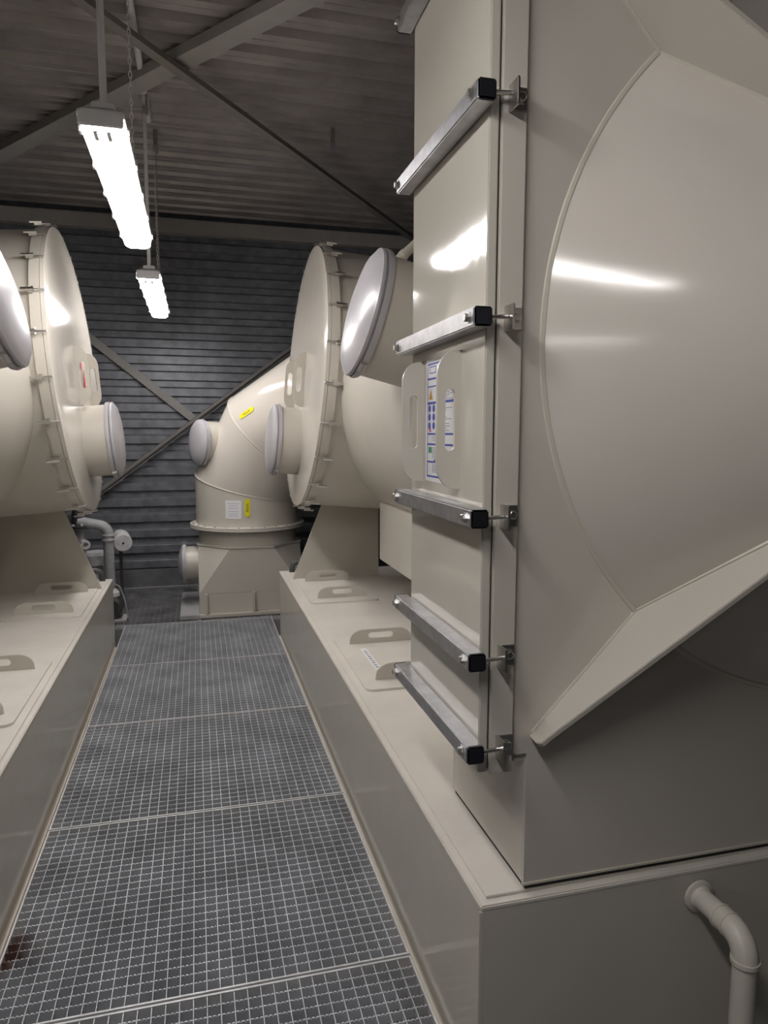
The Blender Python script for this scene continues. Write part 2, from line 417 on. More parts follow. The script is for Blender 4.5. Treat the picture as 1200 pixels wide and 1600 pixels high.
AX = 0.08
DC = Vector((0.672, 4.60, 1.848)); DA = Vector((math.cos(AX), 0, -math.sin(AX)))
DU = Vector((math.sin(AX), 0, math.cos(AX)))       # "up" in the disc plane
DR = 0.815
def make_drum(side):
    t = thing('drum_housing', 'large beige drum housing with clamped rim and wide duct over %s tank' % side, 'drum', (1.1, 4.6, ZT))
    build('drum_shell', MB().rev(DC, DA, [(0.045, DR*0.985), (0.075, DR*0.985), (0.95, DR*0.985), (0.97, DR*0.95), (0.97, 0)], 96), BEIGE, t)
    build('shell_flange', MB().rev(DC, DA, [(0.024, DR*0.98), (0.024, DR+0.004), (0.072, DR+0.004), (0.072, DR*0.98)], 96), BEIGE, t)
    # support plate across the tank top
    yg = 4.90
    poly = [(0.629, ZT), (1.25, ZT), (1.25, 1.12), (0.862, 1.06)]
    build('support_plate', MB().prism(poly, lambda u, v, s: (u, yg+s, v), -0.008, 0.008), BEIGE, t, smooth=20)
    # toggle clamps round the rim
    m = MB(); X = Vector((1,0,0)); Y = Vector((0,1,0)); Z = Vector((0,0,1))
    m.tube([(0.004,0.0,0.004), (0.004,0.0,0.013), (0.03,0.0,0.014), (0.075,0.0,0.016)], 0.0045, 6)
    m.obox((0.064,0,0.014), X, Y, Z, 0.018, 0.012, 0.006); m.obox((0.075,0,0.024), X, Y, Z, 0.030, 0.006, 0.004)
    m.cyl((0.052,-0.016,0.016), (0.052,0.016,0.016), 0.006, 8)
    first = None; NC = 24
    org = Vector(t['org'])
    for k in range(NC):
        th = 2*PI*(k+0.35)/NC
        rad = Vector((0,1,0))*math.cos(th) + DU*math.sin(th); tan = DA.cross(rad)
        B = Matrix((DA, -tan, rad)).transposed().to_4x4()
        B.translation = DC + rad*(DR+0.004)
        if MIRROR:
            S = Matrix.Diagonal((-1, 1, 1, 1)); B = S @ B @ Matrix.Diagonal((1, -1, 1, 1))
        B = Matrix.Translation(-org) @ B
        if first is None: first = build('clamp', m, STEEL, t, root={'org': (0,0,0)}, mirror=False); c = first
        else: c = first.copy(); COL.objects.link(c); c.parent = t
        c.matrix_local = B
    return t
def make_cover(side, extra):
    t = thing('drum_cover', 'round beige end cover with handles and port closing the %s drum%s' % (side, extra), 'cover', tuple(DC - DU*DR))
    pr = [(-0.018, 0.0), (-0.016, DR*0.3), (-0.011, DR*0.6), (-0.004, DR*0.88), (0.0, DR*0.985), (0.003, DR), (0.022, DR), (0.022, DR*0.97)]
    cv = build('cover_face', MB().rev(DC, DA, pr, 96), BEIGE_GLOSS, t)
    for yy in (4.42, 4.86):
        base = DC + DU*(-0.02) + Vector((0, yy-DC.y, 0)) - DA*0.010
        build('handle', d_handle_mb(lambda u, v, s: base + DU*u - DA*v + Vector((0, s, 0)), L=0.335, h=0.075, slot=(0.15, 0.032)), BEIGE, t, smooth=30)
    port(t, t, DC + DU*(-0.402) + Vector((0, -0.03, 0)), -DA, 0.215, 0.165)
    return t
DX, DZ, RD = 1.52, 1.70, 0.755
def make_duct(y0, t):
    build('side_duct', MB().rev((DX, y0, DZ), (0,1,0), [(0, RD), (4.55-y0, RD)], 96, True, True), BEIGE, t)
    build('duct_saddle', MB().box(1.06, 1.98, y0, 4.12, 0.74, 1.2), BEIGE, t, bevel=0.004)
    build('saddle_leg', MB().box(1.3, 1.7, 2.0, 2.8, ZT, 0.74), BEIGE, t, bevel=0.004)
    cx = Vector((0.588, 2.56, 1.938)); ax = (cx - Vector((DX, 2.56, DZ))).normalized()
    Lr = (cx - Vector((DX, 2.56, DZ))).length
    port(t, t, Vector((DX, 2.56, DZ)) + ax*(RD+0.0), ax, 0.222, Lr-RD-0.015)
    return t

tankR = make_tank(0.575, 1.337, 'right')
make_hatch(0.640, 1.06, 4.125, 4.865, (4.235, 4.755), 'beige hatch in front of the right drum support plate, far end of right tank')
hR = make_hatch(0.627, 1.06, 2.635, 3.375, (3.255, 2.742), 'beige hatch with a white strip label beside the clamped door, on right tank')
make_duct(1.82, make_drum('right')); make_cover('right', '')
MIRROR = True
make_tank(0.600, 1.337, 'left')
make_hatch(0.648, 1.06, 4.14, 4.88, (4.245, 4.785), 'beige hatch in front of the left drum support plate, far end of left tank')
make_hatch(0.648, 1.06, 2.62, 3.36, (3.24, 2.73), 'beige hatch at the left picture edge, nearer one on left tank')
make_duct(1.82, make_drum('left')); make_cover('left', '')
# left tower, out of the frame, that carries the left duct
t = thing('scrubber_tower', 'tall beige tower carrying the left duct, outside the picture on the left', 'tower', (1.5, 1.6, ZT))
build('tower_body', MB().box(0.684, 2.36, 1.357, 1.815, ZT, 3.3), BEIGE, t, bevel=0.004)
MIRROR = False
# red sticker on the left cover seen through the handle slot
so = Vector((-DC.x, DC.y, DC.z)) ; al = Vector((-DA.x, 0, DA.z)); ul = Vector((-DU.x, 0, DU.z))
mb = MB(); ce_ = so + Vector((0, 0.03, 0)) - al*0.0235 + ul*(-0.03)
def sp_(u, v, s): return ce_ + Vector((0, 1, 0))*u + ul*v - al*s
mb.prism([(-0.02,-0.085),(0.035,-0.09),(0.045,-0.02),(0.02,0.05),(0.008,0.05),(0.0,-0.02)], sp_, 0, 0.0015)
mb.prism([(-0.05+0.022*math.cos(2*PI*i/12), 0.075+0.022*math.sin(2*PI*i/12)) for i in range(12)], sp_, 0, 0.0015)
single('red_sticker', mb, REDINK, 'red sticker on the left drum cover behind the handle slot', 'sticker', smooth=0)
# white strip label on right hatch
t = thing('strip_label', 'narrow white strip label on the right tank hatch', 'label', (0.735, 3.01, ZT+0.010))
build('label_strip', MB().box(0.720, 0.750, 2.86, 3.17, ZT+0.010, ZT+0.0108), PAPER, t, smooth=0)
mb = MB()
for i in range(9):
    y = 2.89+i*0.029; mb.box(0.729, 0.741, y, y+0.017*(0.6+0.4*random.random()), ZT+0.0108, ZT+0.0111)
build('label_print', mb, GREYINK, t, smooth=0)
# dark hose ends hooked over the far ends of the tanks
for sx, sd in ((1, 'right'), (-1, 'left')):
    pts = [(sx*0.66, 5.19, 0.45), (sx*0.662, 5.19, 0.50), (sx*0.672, 5.19, 0.535), (sx*0.70, 5.19, 0.548), (sx*0.80, 5.19, 0.548), (sx*0.90, 5.19, 0.54)]
    pts = [(x, y, z) for x, y, z in pts]; pts[0] = (sx*0.66, 5.19, ZT-0.007)
    single('hose', MB().tube(pts, 0.020, 12), DARKPIPE, 'dark grey hose bend at the far end of the %s tank' % sd, 'hose')

# ------------------------------------------------------------------ right tower with clamped door and cone
YW = 1.357
tw = thing('scrubber_tower', 'tall beige tower with large cone on its front, at the right', 'tower', (1.5, 1.6, ZT))
build('tower_body', MB().box(0.684, 2.36, YW+0.010, 1.812, ZT+0.014, 3.3), BEIGE_GLOSS, tw, bevel=0.002)
build('base_shadow_strip', MB().box(0.690, 2.35, YW+0.006, 1.806, ZT, ZT+0.014), GASKET_SHADE, tw, smooth=0)  # near-black strip, paints the shadow gap between tower and tank top
build('front_plate', MB().prism([(0.6435,0.803),(0.6835,0.803),(0.6835,ZT+0.014),(2.36,ZT+0.014),(2.36,3.3),(0.6435,3.3)], lambda u, v, s: (u, s, v), YW, YW+0.010), BEIGE_GLOSS, tw, smooth=0)
build('base_weld', MB().box(0.680, 2.36, YW-0.004, YW, ZT+0.014, ZT+0.019), WELD, tw, smooth=0)
fy0, fy1, fz0, fz1 = YW-0.014, 1.842, 0.773, 2.72
build('door_frame', MB().box(0.590, 0.643, fy0, fy1, fz0, fz1), BEIGE, tw, bevel=0.002)
build('frame_neck', MB().box(0.6435, 0.6838, YW+0.012, fy1-0.01, fz0+0.01, fz1), BEIGE, tw, smooth=0)
# cone with gussets
CX_, CZ_, CR = 1.519, 1.695, 0.825
YE, RE = 1.040, 0.41
cn = build('inlet_cone', MB().rev((CX_, YW, CZ_), (0,-1,0), [(0, CR), (YW-YE, RE), (YW-YE+0.02, RE), (1.5, RE)], 128), BEIGE_GLOSS, tw, smooth=20)
sub('cone_weld', MB().rev((CX_, YW, CZ_), (0,-1,0), [(0, CR+0.006), (0.003, CR+0.004), (0.005, CR-0.004)], 128), WELD, cn, tw)
for ang in (226.0, 134.0, 314.0, 46.0):
    a = math.radians(ang); er = Vector((math.cos(a), 0, math.sin(a))); en = Vector((-math.sin(a), 0, math.cos(a)))
    def gfn(u, v, s, er=er, en=en): return Vector((CX_, 0, CZ_)) + er*u + Vector((0, v, 0)) + en*s
    poly = [(1.19, YW), (CR-0.006, YW), (RE-0.005, YE), (RE-0.005, YE-0.012), (1.165, YW-0.055), (1.185, YW-0.05), (1.192, YW-0.035)]
    g = build('cone_gusset', MB().prism(poly, gfn, -0.006, 0.006), BEIGE, tw, smooth=20, bevel=0.0015)
    wd = MB()
    for sgn in (-1, 1):
        wd.tube([gfn(CR-0.006, YW-0.002, sgn*0.007), gfn(RE, YE-0.002, sgn*0.007)], 0.005, 6)
        wd.tube([gfn(1.18, YW, sgn*0.007), gfn(CR, YW, sgn*0.007)], 0.004, 6)
    sub('gusset_weld', wd, WELD, g, tw)
# angle brackets with bolts on the frame side, for the six clamp bars
BZ = (0.835, 1.033, 1.330, 1.728, 2.145, 2.545)
br0 = None
for z in BZ:
    y = fy0
    if br0 is None:
        b = MB()
        b.box(0.608, 0.640, y-0.0045, y, z-0.020, z+0.024)           # leg flat on the frame
        b.box(0.602, 0.6075, y-0.042, y, z-0.024, z+0.026)           # upright leg holding the eye bolt
        br = build('bracket', b, STEEL, tw, bevel=0.001); br0 = br
        hx = MB().rev((0.626, y-0.0045, z+0.004), (0,-1,0), [(0, 0.0125), (0.002, 0.0125), (0.002, 0.009), (0.009, 0.009), (0.010, 0.0075), (0.010, 0)], 6)
        bl0 = sub('bracket_bolt', hx, STEEL, br, tw, smooth=20)
    else:
        br = br0.copy(); COL.objects.link(br); br.parent = tw; br.location = (0, 0, z-BZ[0])
        bb = bl0.copy(); COL.objects.link(bb); bb.parent = br
# door
dr = thing('access_door', 'tall glossy beige access door clamped by six metal bars', 'door', (0.58, 1.6, fz0))
build('door_panel', MB().box(0.565, 0.586, YW-0.010, 1.846, 0.777, 2.715), DOORM, dr, bevel=0.0025)
build('door_gasket', MB().box(0.586, 0.590, YW-0.004, 1.838, 0.782, 2.71), GASKET_SHADE, dr, smooth=0)
for yy in (1.752, 1.482):
    build('handle', d_handle_mb(lambda u, v, s: (0.565-v, yy+s, 1.530+u), L=0.305, h=0.056, slot=(0.135, 0.022), slot_v=0.46, thick=0.009), BEIGE, dr, smooth=30)
# clamp bars
nm = ['lowest', 'second lowest', 'just below the handles', 'just above the handles', 'above the lamp reflection', 'cut by upper picture edge']
BW = 0.019; BXc = 0.5445
def make_bar(z, label):
    t = thing('clamp_bar', label, 'clamp bar', (BXc, 1.6, z), 'clamp bars across the door')
    y0, y1 = 1.314, 1.872
    build('square_tube', MB().box(BXc-BW, BXc+BW, y0, y1, z-BW, z+BW), GALV, t, bevel=0.003)
    for (ya, yb) in ((y0-0.006, y0), (y1, y1+0.006)):
        build('end_cap', MB().box(BXc-BW+0.0005, BXc+BW-0.0005, ya, yb, z-BW+0.0005, z+BW-0.0005), BLACK, t, bevel=0.004)
    for y in (y0+0.026, y1-0.016):
        h = MB().rev((BXc-BW, y, z), (-1,0,0), [(0, 0.012), (0.002, 0.012), (0.002, 0.0085), (0.009, 0.0085), (0.010, 0.007), (0.010, 0)], 6)
        build('hex_nut', h, STEEL, t, smooth=20)
    build('clamp_rod', MB().cyl((BXc+BW-0.002, y0+0.008, z), (0.6015, y0+0.008, z+0.003), 0.0045, 10), STEEL, t)
    return t
bar0 = None
for z, s in zip(BZ, nm):
    make_bar(z, 'galvanised square clamp bar across the tall beige door, %s' % s)
# data sheet on the door
ds = thing('data_sheet', 'blue-framed printed instruction sheet between the door handles', 'sign', (0.5665, 1.62, 1.385))
build('sheet', MB().box(0.5642, 0.565, 1.508, 1.722, 1.382, 1.682), PAPER, ds, smooth=0)
def q(mb, u0, u1, v0, v1):
    mb.box(0.5638, 0.5642, 1.722-u1*0.214, 1.722-u0*0.214, 1.382+v0*0.30, 1.382+v1*0.30)
bl = MB()
for (a, b, c, d) in ((0.05,0.95,0.955,0.968),(0.05,0.95,0.035,0.05),(0.05,0.065,0.035,0.968),(0.935,0.95,0.035,0.968),(0.05,0.95,0.835,0.85),(0.05,0.95,0.775,0.785),(0.05,0.95,0.635,0.655),
                     (0.05,0.95,0.385,0.40),(0.05,0.95,0.30,0.315),(0.05,0.95,0.155,0.17),(0.12,0.34,0.935,0.942),(0.12,0.34,0.885,0.892),(0.12,0.13,0.885,0.942),(0.33,0.34,0.885,0.942),(0.3,0.7,0.17,0.185)): q(bl, a, b, c, d)
def rnd(mb, u, v, r):
    cy = 1.722-u*0.214; cz = 1.382+v*0.30
    mb.prism([(cy+r*math.cos(2*PI*i/12), cz+r*math.sin(2*PI*i/12)) for i in range(12)], lambda a, b, s: (s, a, b), 0.5638, 0.5642)
for v in (0.60, 0.53, 0.46):
    for u in (0.13, 0.28): rnd(bl, u, v, 0.0095)
build('blue_print', bl, BLUEINK, ds, smooth=0)
gr = MB()
for v in [0.915, 0.90, 0.815, 0.80, 0.758, 0.745, 0.732, 0.719, 0.706, 0.693, 0.680, 0.667, 0.61, 0.595, 0.58, 0.56, 0.545, 0.525, 0.51, 0.49, 0.475, 0.455, 0.44, 0.42, 0.37, 0.355, 0.34, 0.28, 0.268, 0.256, 0.244, 0.232, 0.22, 0.208, 0.196, 0.14, 0.128, 0.116, 0.104, 0.092, 0.08]:
    u0 = 0.36 if v > 0.4 else 0.24; q(gr, u0, u0+0.25+0.32*random.random(), v-0.0022, v+0.0022)
build('text_lines', gr, GREYINK, ds, smooth=0)
tr = MB(); tr.prism([(1.722-0.10*0.214, 1.382+0.675*0.3), (1.722-0.24*0.214, 1.382+0.675*0.3), (1.722-0.17*0.214, 1.382+0.755*0.3)], lambda a, b, s: (s, a, b), 0.5638, 0.5642)
build('warning_triangle', tr, ORANGEINK, ds, smooth=0)
rd = MB(); rnd(rd, 0.16, 0.43, 0.004); q(rd, 0.13, 0.19, 0.41, 0.422); build('red_mark', rd, REDINK, ds, smooth=0)
gn = MB(); q(gn, 0.10, 0.22, 0.235, 0.285); build('green_mark', gn, GREENINK, ds, smooth=0)

# drain pipe from the front of the right tank
dp_ = thing('drain_pipe', 'beige plastic drain pipe leaving the front of the right tank', 'pipe', (1.13, 1.2, ZF))
P0 = Vector((1.132, 1.335, 0.405)); r = 0.0255
build('wall_collar', MB().rev(P0, (0,-1,0), [(0, r+0.014), (0.006, r+0.013), (0.010, r+0.004), (0.02, r)], 32), PVC, dp_)
build('stub', MB().cyl(P0, P0+Vector((0,-0.075,0)), r, 32), PVC, dp_)
pts = [P0+Vector((0,-0.075,0))]
RB = 0.048; yc = P0.y-0.105
pts += [Vector((P0.x, yc, P0.z))]
for i in range(1, 13):
    a = (PI/2)*i/12; pts.append(Vector((P0.x, yc-RB*math.sin(a), P0.z-RB+RB*math.cos(a))))
build('elbow', MB().tube(pts, r+0.0025, 28), PVC, dp_)
build('socket_ring', MB().tube([pts[0]+Vector((0,0.002,0)), pts[0]+Vector((0,-0.004,0))], r+0.0045, 28).tube([pts[1]+Vector((0,0.003,0)), pts[1]+Vector((0,-0.002,0))], r+0.0045, 28), PVC, dp_)
e = pts[-1]
build('socket_ring', MB().tube([e+Vector((0,0,0.004)), e+Vector((0,0,-0.006))], r+0.005, 28), PVC, dp_)
build('down_pipe', MB().cyl(e, (e.x, e.y, ZF), r, 28), PVC, dp_)
# vent pipe above the right duct
vp = thing('vent_pipe', 'beige plastic vent pipe rising above the right duct behind the door', 'pipe', (0.95, 3.6, 2.3))
va = Vector((0.93, 3.62, 2.30)); vb = Vector((1.30, 3.62, 2.64)); vd = (vb-va).normalized()
build('pipe', MB().cyl(va, vb, 0.024, 24).cyl(vb, vb+Vector((0.5,0,0.0)), 0.024, 24).cyl(vb+Vector((0.5,0,0)), vb+Vector((0.5,0,-0.20)), 0.024, 24), PVC, vp)
for l in (0.10, 0.16): build('pipe_socket', MB().cyl(va+vd*l, va+vd*(l+0.022), 0.0275, 24), PVC, vp)
build('pipe_foot', MB().cyl(va, (0.93, 3.62, 2.20), 0.024, 24), PVC, vp)

# ------------------------------------------------------------------ elbow duct at the end of the aisle
EX, EY, ER = 0.418, 6.285, 0.44
el = thing('elbow_duct', 'large beige mitred elbow duct on a square base at the end of the aisle', 'duct', (EX, EY, 0.0))
H_ = 0.43
bs = MB().box(EX-H_, EX+H_, EY-H_, EY+H_, 0.03, 0.195)
build('base_box', bs, BEIGE, el, bevel=0.003)
build('base_flange', MB().box(EX-H_-0.0, EX+H_+0.0, EY-H_-0.045, EY+H_+0.02, 0.002, 0.03), BEIGE, el, bevel=0.003)
for x in (EX-H_+0.045, EX-0.005, EX+H_-0.06):
    build('base_rib', MB().box(x, x+0.022, EY-H_-0.04, EY-H_, 0.03, 0.195), BEIGE, el, smooth=0, bevel=0.001)
# square to octagon transition
z0, z1 = 0.195, 0.56; s = H_; k = H_*math.tan(PI/8)
sq = [(-s,-s),(s,-s),(s,s),(-s,s)]
oc = [(-k,-s),(k,-s),(s,-k),(s,k),(k,s),(-k,s),(-s,k),(-s,-k)]
vs = [(EX+x, EY+y, z0) for x, y in sq] + [(EX+x, EY+y, z1) for x, y in oc]
fs = [(0,1,5,4),(1,2,7,6),(2,3,9,8),(3,0,11,10),(0,4,11),(1,6,5),(2,8,7),(3,10,9),(4,5,6,7,8,9,10,11),(3,2,1,0)]
build('transition', MB().add(vs, fs), BEIGE, el, smooth=0)
oc2 = [(x*1.02, y*1.02) for x, y in oc]
build('octagon_lip', MB().prism(oc2, lambda u, v, s: (EX+u, EY+v, s), z1, z1+0.014), BEIGE, el, smooth=0)
build('collar', MB().rev((EX,EY,z1+0.014), (0,0,1), [(0, ER-0.02), (0.14, ER-0.02)], 64), BEIGE, el)
flr = build('flange_ring', MB().rev((EX,EY,0.70), (0,0,1), [(0, ER-0.02), (0, ER+0.05), (0.014, ER+0.05), (0.014, ER+0.045), (0.017, ER+0.045), (0.017, ER+0.05), (0.031, ER+0.05), (0.031, ER-0.01)], 72), BEIGE_DUSTY, el)
b0 = None
for i in range(28):
    a = 2*PI*i/28; pos = (EX+(ER+0.03)*math.cos(a), EY+(ER+0.03)*math.sin(a))
    if b0 is None: b0 = build('flange_bolt', MB().rev((0,0,0.731-0.0), (0,0,1), [(0,0.011),(0.008,0.011),(0.008,0)], 6), STEEL, flr, root={'org':(0,0,0)}); c = b0
    else: c = b0.copy(); COL.objects.link(c); c.parent = flr
    c.location = (pos[0]-EX, pos[1]-EY, 0)
PHI = math.radians(-36); hd = Vector((math.cos(PHI), math.sin(PHI), 0)); up = Vector((0,0,1)); sd = Vector((-hd.y, hd.x, 0))
RBD = 0.95; ZB = 0.80
bc = Vector((EX,EY,ZB)) + hd*RBD
corners = [bc + (-hd*math.cos(math.radians(a)) + up*math.sin(math.radians(a)))*(RBD/math.cos(math.radians(15))) for a in (15, 45, 75)]
dirs = [up] + [up*math.cos(math.radians(a)) + hd*math.sin(math.radians(a)) for a in (30, 60, 90)]
ends = [Vector((EX,EY,0.731))] + corners + [bc + up*RBD + hd*(-0.10)]
NN = 72
def ring(i, j):   # ring of segment i at station j
    d = dirs[i]; e2 = sd.cross(d); out = []
    for q_ in range(NN):
        a = 2*PI*q_/NN; p = ends[i] + (sd*math.cos(a)+e2*math.sin(a))*ER
        if 0 < j < 4: nrm = (dirs[j-1]+dirs[j]).normalized()
        else: nrm = d
        out.append(p + d*((ends[j]-p).dot(nrm)/d.dot(nrm)))
    return out
for i in range(4):
    A = ring(i, i); B = ring(i, i+1)
    mb = MB().add(A+B, [(k_, (k_+1) % NN, NN+(k_+1) % NN, NN+k_) for k_ in range(NN)])
    sg = build('duct_segment', mb, BEIGE_GLOSS if i else BEIGE, el)
    if i < 3: sub('seam_weld', MB().tube(B, 0.006, 6, True), WELD, sg, el)
port(el, el, Vector((0.09, 6.16, 1.425))+Vector((0.05,0.02,-0.01)), (-0.93, -0.36, 0.06), 0.185, 0.13)
# low side port with flange and domed lid
lp = Vector((EX-H_+0.02, 6.25, 0.385))
build('port_neck', MB().rev(lp, (-1,0,0), [(0, 0.145), (0.13, 0.145)], 40), BEIGE, el)
build('port_lid', MB().rev(lp, (-1,0,0), [(0.13, 0.16), (0.15, 0.16), (0.172, 0.12), (0.19, 0.05), (0.193, 0)], 40), CAPMAT, el)
build('clamp_ring', MB().rev(lp, (-1,0,0), [(0.122, 0.15), (0.12, 0.166), (0.142, 0.168), (0.145, 0.15)], 40), CAPMAT, el)
build('ring_latch', MB().box(lp.x-0.15, lp.x-0.118, lp.y-0.02, lp.y+0.02, lp.z+0.155, lp.z+0.19), STEEL, el)
# label sheet and yellow tags on the elbow
def on_cyl(ang, z, off): return Vector((EX+(ER+off)*math.cos(ang), EY+(ER+off)*math.sin(ang), z))
A0 = math.radians(-109)
lb = thing('label_sheet', 'small white printed label on the lower elbow duct', 'label', tuple(on_cyl(A0, 0.81, 0)))
mb = MB(); aw = 0.132/ER
for i in range(6):
    a = A0-aw/2+aw*i/6; b = A0-aw/2+aw*(i+1)/6
    mb.add([on_cyl(a,0.805,0.0008),on_cyl(b,0.805,0.0008),on_cyl(b,0.955,0.0008),on_cyl(a,0.955,0.0008),on_cyl(a,0.805,0.002),on_cyl(b,0.805,0.002),on_cyl(b,0.955,0.002),on_cyl(a,0.955,0.002)],
           [(0,1,2,3),(4,5,6,7),(0,1,5,4),(2,3,7,6)])
build('sheet', mb, PAPER, lb)
mb = MB()
for z in (0.928, 0.908, 0.888, 0.862, 0.842, 0.825):
    w = aw*random.uniform(0.5, 0.75)
    for i in range(5):
        a = A0-w/2+w*i/5; b = A0-w/2+w*(i+1)/5
        mb.add([on_cyl(a,z,0.0026),on_cyl(b,z,0.0026),on_cyl(b,z+0.006,0.0026),on_cyl(a,z+0.006,0.0026)], [(0,1,2,3)])
build('text_lines', mb, LIGHTINK, lb, smooth=0)
def yellow_tag(center, nrm, along, label, flip=1):
    nrm = nrm.normalized(); along = (along - nrm*along.dot(nrm)).normalized(); side = along.cross(nrm)
    t = thing('name_tag', label, 'tag', tuple(center), 'yellow name tags on the elbow duct')
    L, w_ = 0.15, 0.042; poly = []
    for i in range(9):
        a = -PI/2+PI*i/8; poly.append((L/2-w_*0.5+w_/2*math.cos(a), w_/2*math.sin(a)))
    for i in range(9):
        a = PI/2+PI*i/8; poly.append((-L/2+w_*0.5+w_/2*math.cos(a), w_/2*math.sin(a)))
    build('tag_plate', MB().prism(poly, lambda u, v, s: center+along*u+side*v+nrm*s, 0.0, 0.004), YELLOW, t, smooth=0)
    xv = along*flip; yv = nrm.cross(xv)
    M = Matrix((xv, yv, nrm)).transposed().to_4x4(); M.translation = center+nrm*0.0045
    text_part('tag_text', 'Abluft', 0.030, TAGINK, t, t, M)
a1 = math.radians(-94)
yellow_tag(on_cyl(a1, 0.895, 0.0005), Vector((math.cos(a1), math.sin(a1), 0)), Vector((0,0,1)), 'yellow name tag standing upright beside the white label on the elbow duct')
d2 = dirs[1]; e2 = sd.cross(d2)
def seg_pt(i, l, ang, off):
    d = dirs[i]; e = sd.cross(d); return ends[i]+d*l+(sd*math.cos(ang)+e*math.sin(ang))*(ER+off), (sd*math.cos(ang)+e*math.sin(ang))
TAG2 = (2, 0.10, math.radians(198))
pc, pn = seg_pt(*TAG2, 0.0005)
yellow_tag(pc, pn, dirs[2]+up*0.0, 'yellow name tag set slanting on the upper elbow duct')
# concrete pad beside the base
single('concrete_pad', MB().box(-0.165, EX-H_-0.002, 5.80, 6.70, 0.001, 0.035), PADM, 'pale concrete pad beside the elbow duct base', 'pad', bevel=0.004)

# ------------------------------------------------------------------ pump corner at the back left
pm = thing('pump_motor', 'dusty white upright electric pump motor behind the left tank', 'motor', (-0.85, 6.42, 0.0))
mx, my = -0.85, 6.42
build('motor_stand', MB().cyl((mx, my, 0.001), (mx, my, 0.16), 0.12, 28, 0.09), DARKPIPE, pm)
mbody = build('motor_body', MB().cyl((mx, my, 0.16), (mx, my, 0.385), 0.095, 28), DUSTYWHITE, pm)
for i in range(24):
    a = 2*PI*i/24
    build('cooling_fin', MB().obox((mx+0.105*math.cos(a), my+0.105*math.sin(a), 0.28), Vector((math.cos(a),math.sin(a),0)), Vector((-math.sin(a),math.cos(a),0)), Vector((0,0,1)), 0.014, 0.003, 0.10), DUSTYWHITE, parent=mbody, root=pm, smooth=0)
build('fan_cowl', MB().rev((mx, my, 0.385), (0,0,1), [(0, 0.09), (0, 0.125), (0.085, 0.125), (0.105, 0.10), (0.11, 0)], 32), DUSTYWHITE, pm)
rp = thing('riser_pipe', 'grey plastic riser pipe with dark flanged valve behind the left tank', 'pipe', (-0.73, 6.2, 0.0))
r = 0.042; pts = [Vector((-0.73, 6.2, 0.003)), Vector((-0.73, 6.2, 0.60))]
build('upright', MB().tube(pts, r, 24), GREYPIPE, rp)
pts = [Vector((-0.73, 6.2, 0.60))]
tdir = Vector((-0.97, -0.05, 0.22)).normalized()
for i in range(1, 11):
    a = (PI/2)*0.92*i/10; pts.append(Vector((-0.73, 6.2, 0.66)) + Vector((-1,-0.05,0))*0.085*(1-math.cos(a)) + Vector((0,0,1))*0.085*math.sin(a))
pts.append(pts[-1] + tdir*0.16)
build('bend', MB().tube(pts, r+0.003, 24), GREYPIPE, rp)
for z in (0.615, 0.655): build('pipe_ring', MB().cyl((-0.73,6.2,z), (-0.73,6.2,z+0.012), r+0.009, 24), DUSTYWHITE, rp)
# flanged valve to its left
fv = rp
build('upper_pipe', MB().cyl((-0.955,6.2,0.74), (-0.955,6.2,0.875), 0.046, 20), DARKPIPE, fv)
build('flange', MB().cyl((-0.955,6.2,0.715), (-0.955,6.2,0.728), 0.085, 24).cyl((-0.955,6.2,0.733), (-0.955,6.2,0.748), 0.085, 24), DARKPIPE, fv)
for i in range(6):
    a = 2*PI*i/6; build('flange_bolt', MB().cyl((-0.955+0.066*math.cos(a),6.2+0.066*math.sin(a),0.748), (-0.955+0.066*math.cos(a),6.2+0.066*math.sin(a),0.76), 0.012, 6), DUSTYWHITE, fv)
build('lower_pipe', MB().cyl((-0.945,6.2,0.52), (-0.95,6.2,0.715), 0.04, 20), GREYPIPE, fv)
build('side_outlet', MB().rev((-0.93,6.2,0.60), (0.35,-1,0), [(0, 0.032), (0.09, 0.032), (0.09, 0.038), (0.12, 0.038), (0.12, 0.02), (0.09, 0.018), (0.09, 0)], 20), DUSTYWHITE, fv)
build('drip_leg', MB().cyl((-0.945,6.2,0.30), (-0.945,6.2,0.52), 0.03, 16), DARKPIPE, fv)
build('valve_foot', MB().cyl((-0.945,6.2,0.001), (-0.945,6.2,0.30), 0.022, 12), DARKPIPE, fv)
# white canister on a bracket behind
wc = thing('white_canister', 'round white canister end beside the grey riser pipe', 'canister', (-0.62, 6.3, 0.0))
build('canister_body', MB().rev((-0.625, 6.30, 0.573), (-0.20,1,0.10), [(0, 0), (0, 0.070), (0.006, 0.075), (0.20, 0.075), (0.20, 0)], 32), DUSTYWHITE, wc)
build('canister_boss', MB().rev((-0.625, 6.30, 0.573), (0.20,-1,-0.10), [(0, 0.009), (0.006, 0.009), (0.006, 0)], 12), BLACK, wc)
build('canister_post', MB().box(-0.675, -0.65, 6.44, 6.465, 0.001, 0.53), DARKPIPE, wc, bevel=0.003)
